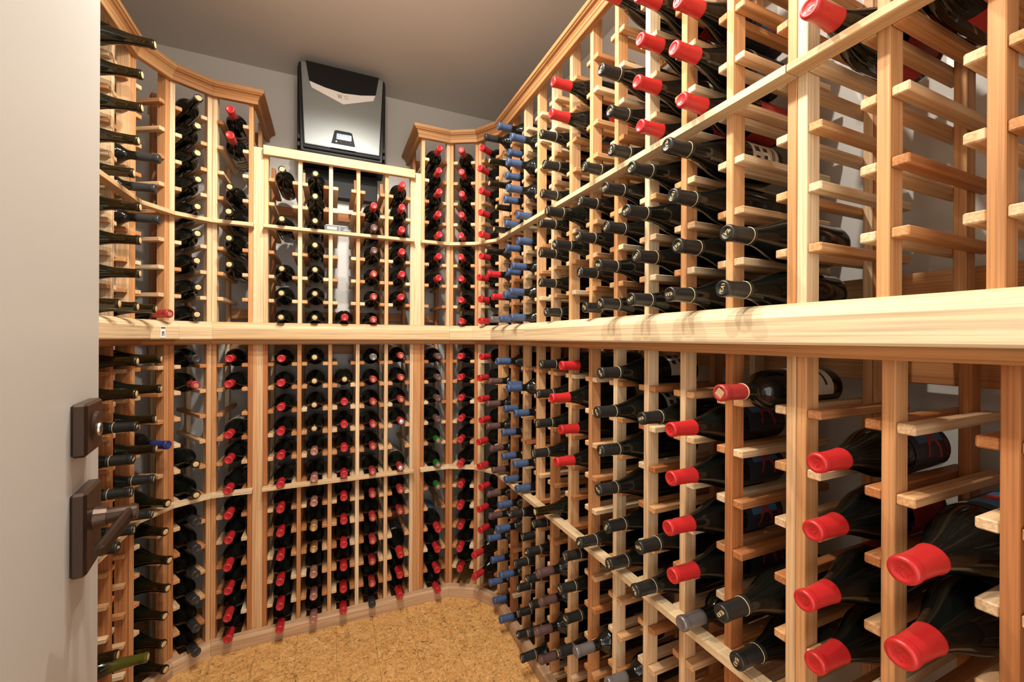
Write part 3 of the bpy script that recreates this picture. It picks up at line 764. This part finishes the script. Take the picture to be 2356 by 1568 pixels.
# door-side wall and corner
column('left', 0, True, 'KB:632 - - D:624 D:634 D:624')
column('left', 1, True, 'KB:640 KB:635 KB:635 KB:635 KB:650 KB:640 KB:632 KB:632 KB:602')
column('left', 2, True, 'KB:640')
column('left', 0, False, 'KB:618 KB:618 KB:632 KB:630 P:636 P:640')
column('left', 1, False, 'KB:640 KB:642 P:640 P:648 P:652 P:646 - - - KG:612')
column('left', 2, False, '- - - - - P:640 - - KB:640')
column('seg2L', 0, True, 'RG')
column('seg2L', 0, False, '- - - N - KB KB KB KB KB KB KB')
column('seg1L', 0, True, 'K K K K K K K K K')
column('seg1L', 0, False, 'D Rd - - K K D D D D D D')
column('backL', 0, True, '- - K K K K - R::cream:200 R::cream:190')
column('backL', 0, False, 'R R - R::cream:20 R::cream R R R R R R R')
column('centre', 0, True, 'K K K - K - K')
column('centre', 1, True, 'K K K K K K K')
column('centre', 2, True, 'R')
column('centre', 3, True, 'RG RG RG M M R::cream:180')
column('centre', 4, True, '- R R R R R R')
column('centre', 0, False, 'R R R R R R R R R R R R')
column('centre', 1, False, 'K K K K T T T Tg Tg T T T')
column('centre', 2, False, '- K R R R R R R::cream:300 R R R R::cream:0')
column('centre', 3, False, 'S RG RG RG RG RG RG::cream RG RG RG RG D')
column('centre', 4, False, 'RG RG RG E - E::cream:350 RG::cream RG - Rb::navy:330 Rb Rb')
column('backR', 0, True, '- - R R R R R R R')
column('backR', 0, False, 'M M M M G G G - R::blue:0 R R R')
column('seg1R', 0, True, 'R R R R R R R R R')
column('seg1R', 0, False, 'R R R R R R R R R R R')
column('seg2R', 0, True, 'R R R R R R R R R')
column('seg2R', 0, False, 'R R R R R R R R R R:612 R:616')
# long rack facing the door (tip positions measured)
RU = ['S:643 R:650 R:628 K:620 K:657 K:667 K:634 K:634 D:613', 'B:639 B:657 B:672 B:668 B:661 B:657 B:664 B:675 B:627', 'B:635 B:630 B:639 B:663 B:660 B:618 B:617 B:633',
 '', 'P:662 P:641 P:641 P:640 P:645 P:653 P:641', '- - P:627 P:600 - - Rb:612:navy:150 Rb:619', 'P:658 P:641 P:634 P:640 P:654', 'P:624 P:617 P:641 P:637 P:656 P:651 P:624 - Rb:620',
 'P:621 P:636 P:607 P:621 Rb:646:navy:60 Rb:636:navy:250 Rb:645:navy:240 Rb:638:navy:70', 'P:622 P:642 P:629 P:614:cream:275 Rb:652:navy:55 Rb:631:navy:250 Rb:642:navy:265', 'P:627::70 P:637::215']
RLo = ['- M:638 M:629 M:629 M:645 M:655 M:634 M:641 B:635 B:652 B:643 B:663', 'B:626 B:678 B:661 B:651 B:652 B:664 B:636 B:627 - B:644 - B:645', '- B:621 B:653 - B:650 B:661 P:634 P:687 P:656 P:669 P:670 P:670',
 '- - - - - - P:676 P:650 P:651 P:666 P:658 P:632', 'P:644 P:633 P:630 P:616 - KB:625 - M:634 M:645 M:629 M:646', 'Rb:652 Rb:618 Rb:650 Rb:635 - - P:667 P:650 P:671 P:646', '- - - - - P:643 - - S:633',
 'P:626:cream:320 P:615:cream:310 P:627 P:620 P:646 P:654 - - S:652', '- P:654 - - P:648 P:636', '- Rb:626:navy:330 Rb:627:navy:320 Rb:620:navy:305 Rb:632:navy:325 S:657', 'RL:622:cream:325 - - - P:627 P:667']
for c, sp in enumerate(RU): column('right', c, True, sp)
for c, sp in enumerate(RLo): column('right', c, False, sp)
column('near', 0, True, '- - - - Rb:644:navy:60')
column('near', 1, True, '- - - - Rb:630:navy:65')
column('near', 0, False, '- Rb:659:navy:318 Rb:650:navy:100 Rb:631:navy:180 Rb:656:navy:20')
column('near', 1, False, '- - Mg:624:navy:0 Mg:619:navy:10')
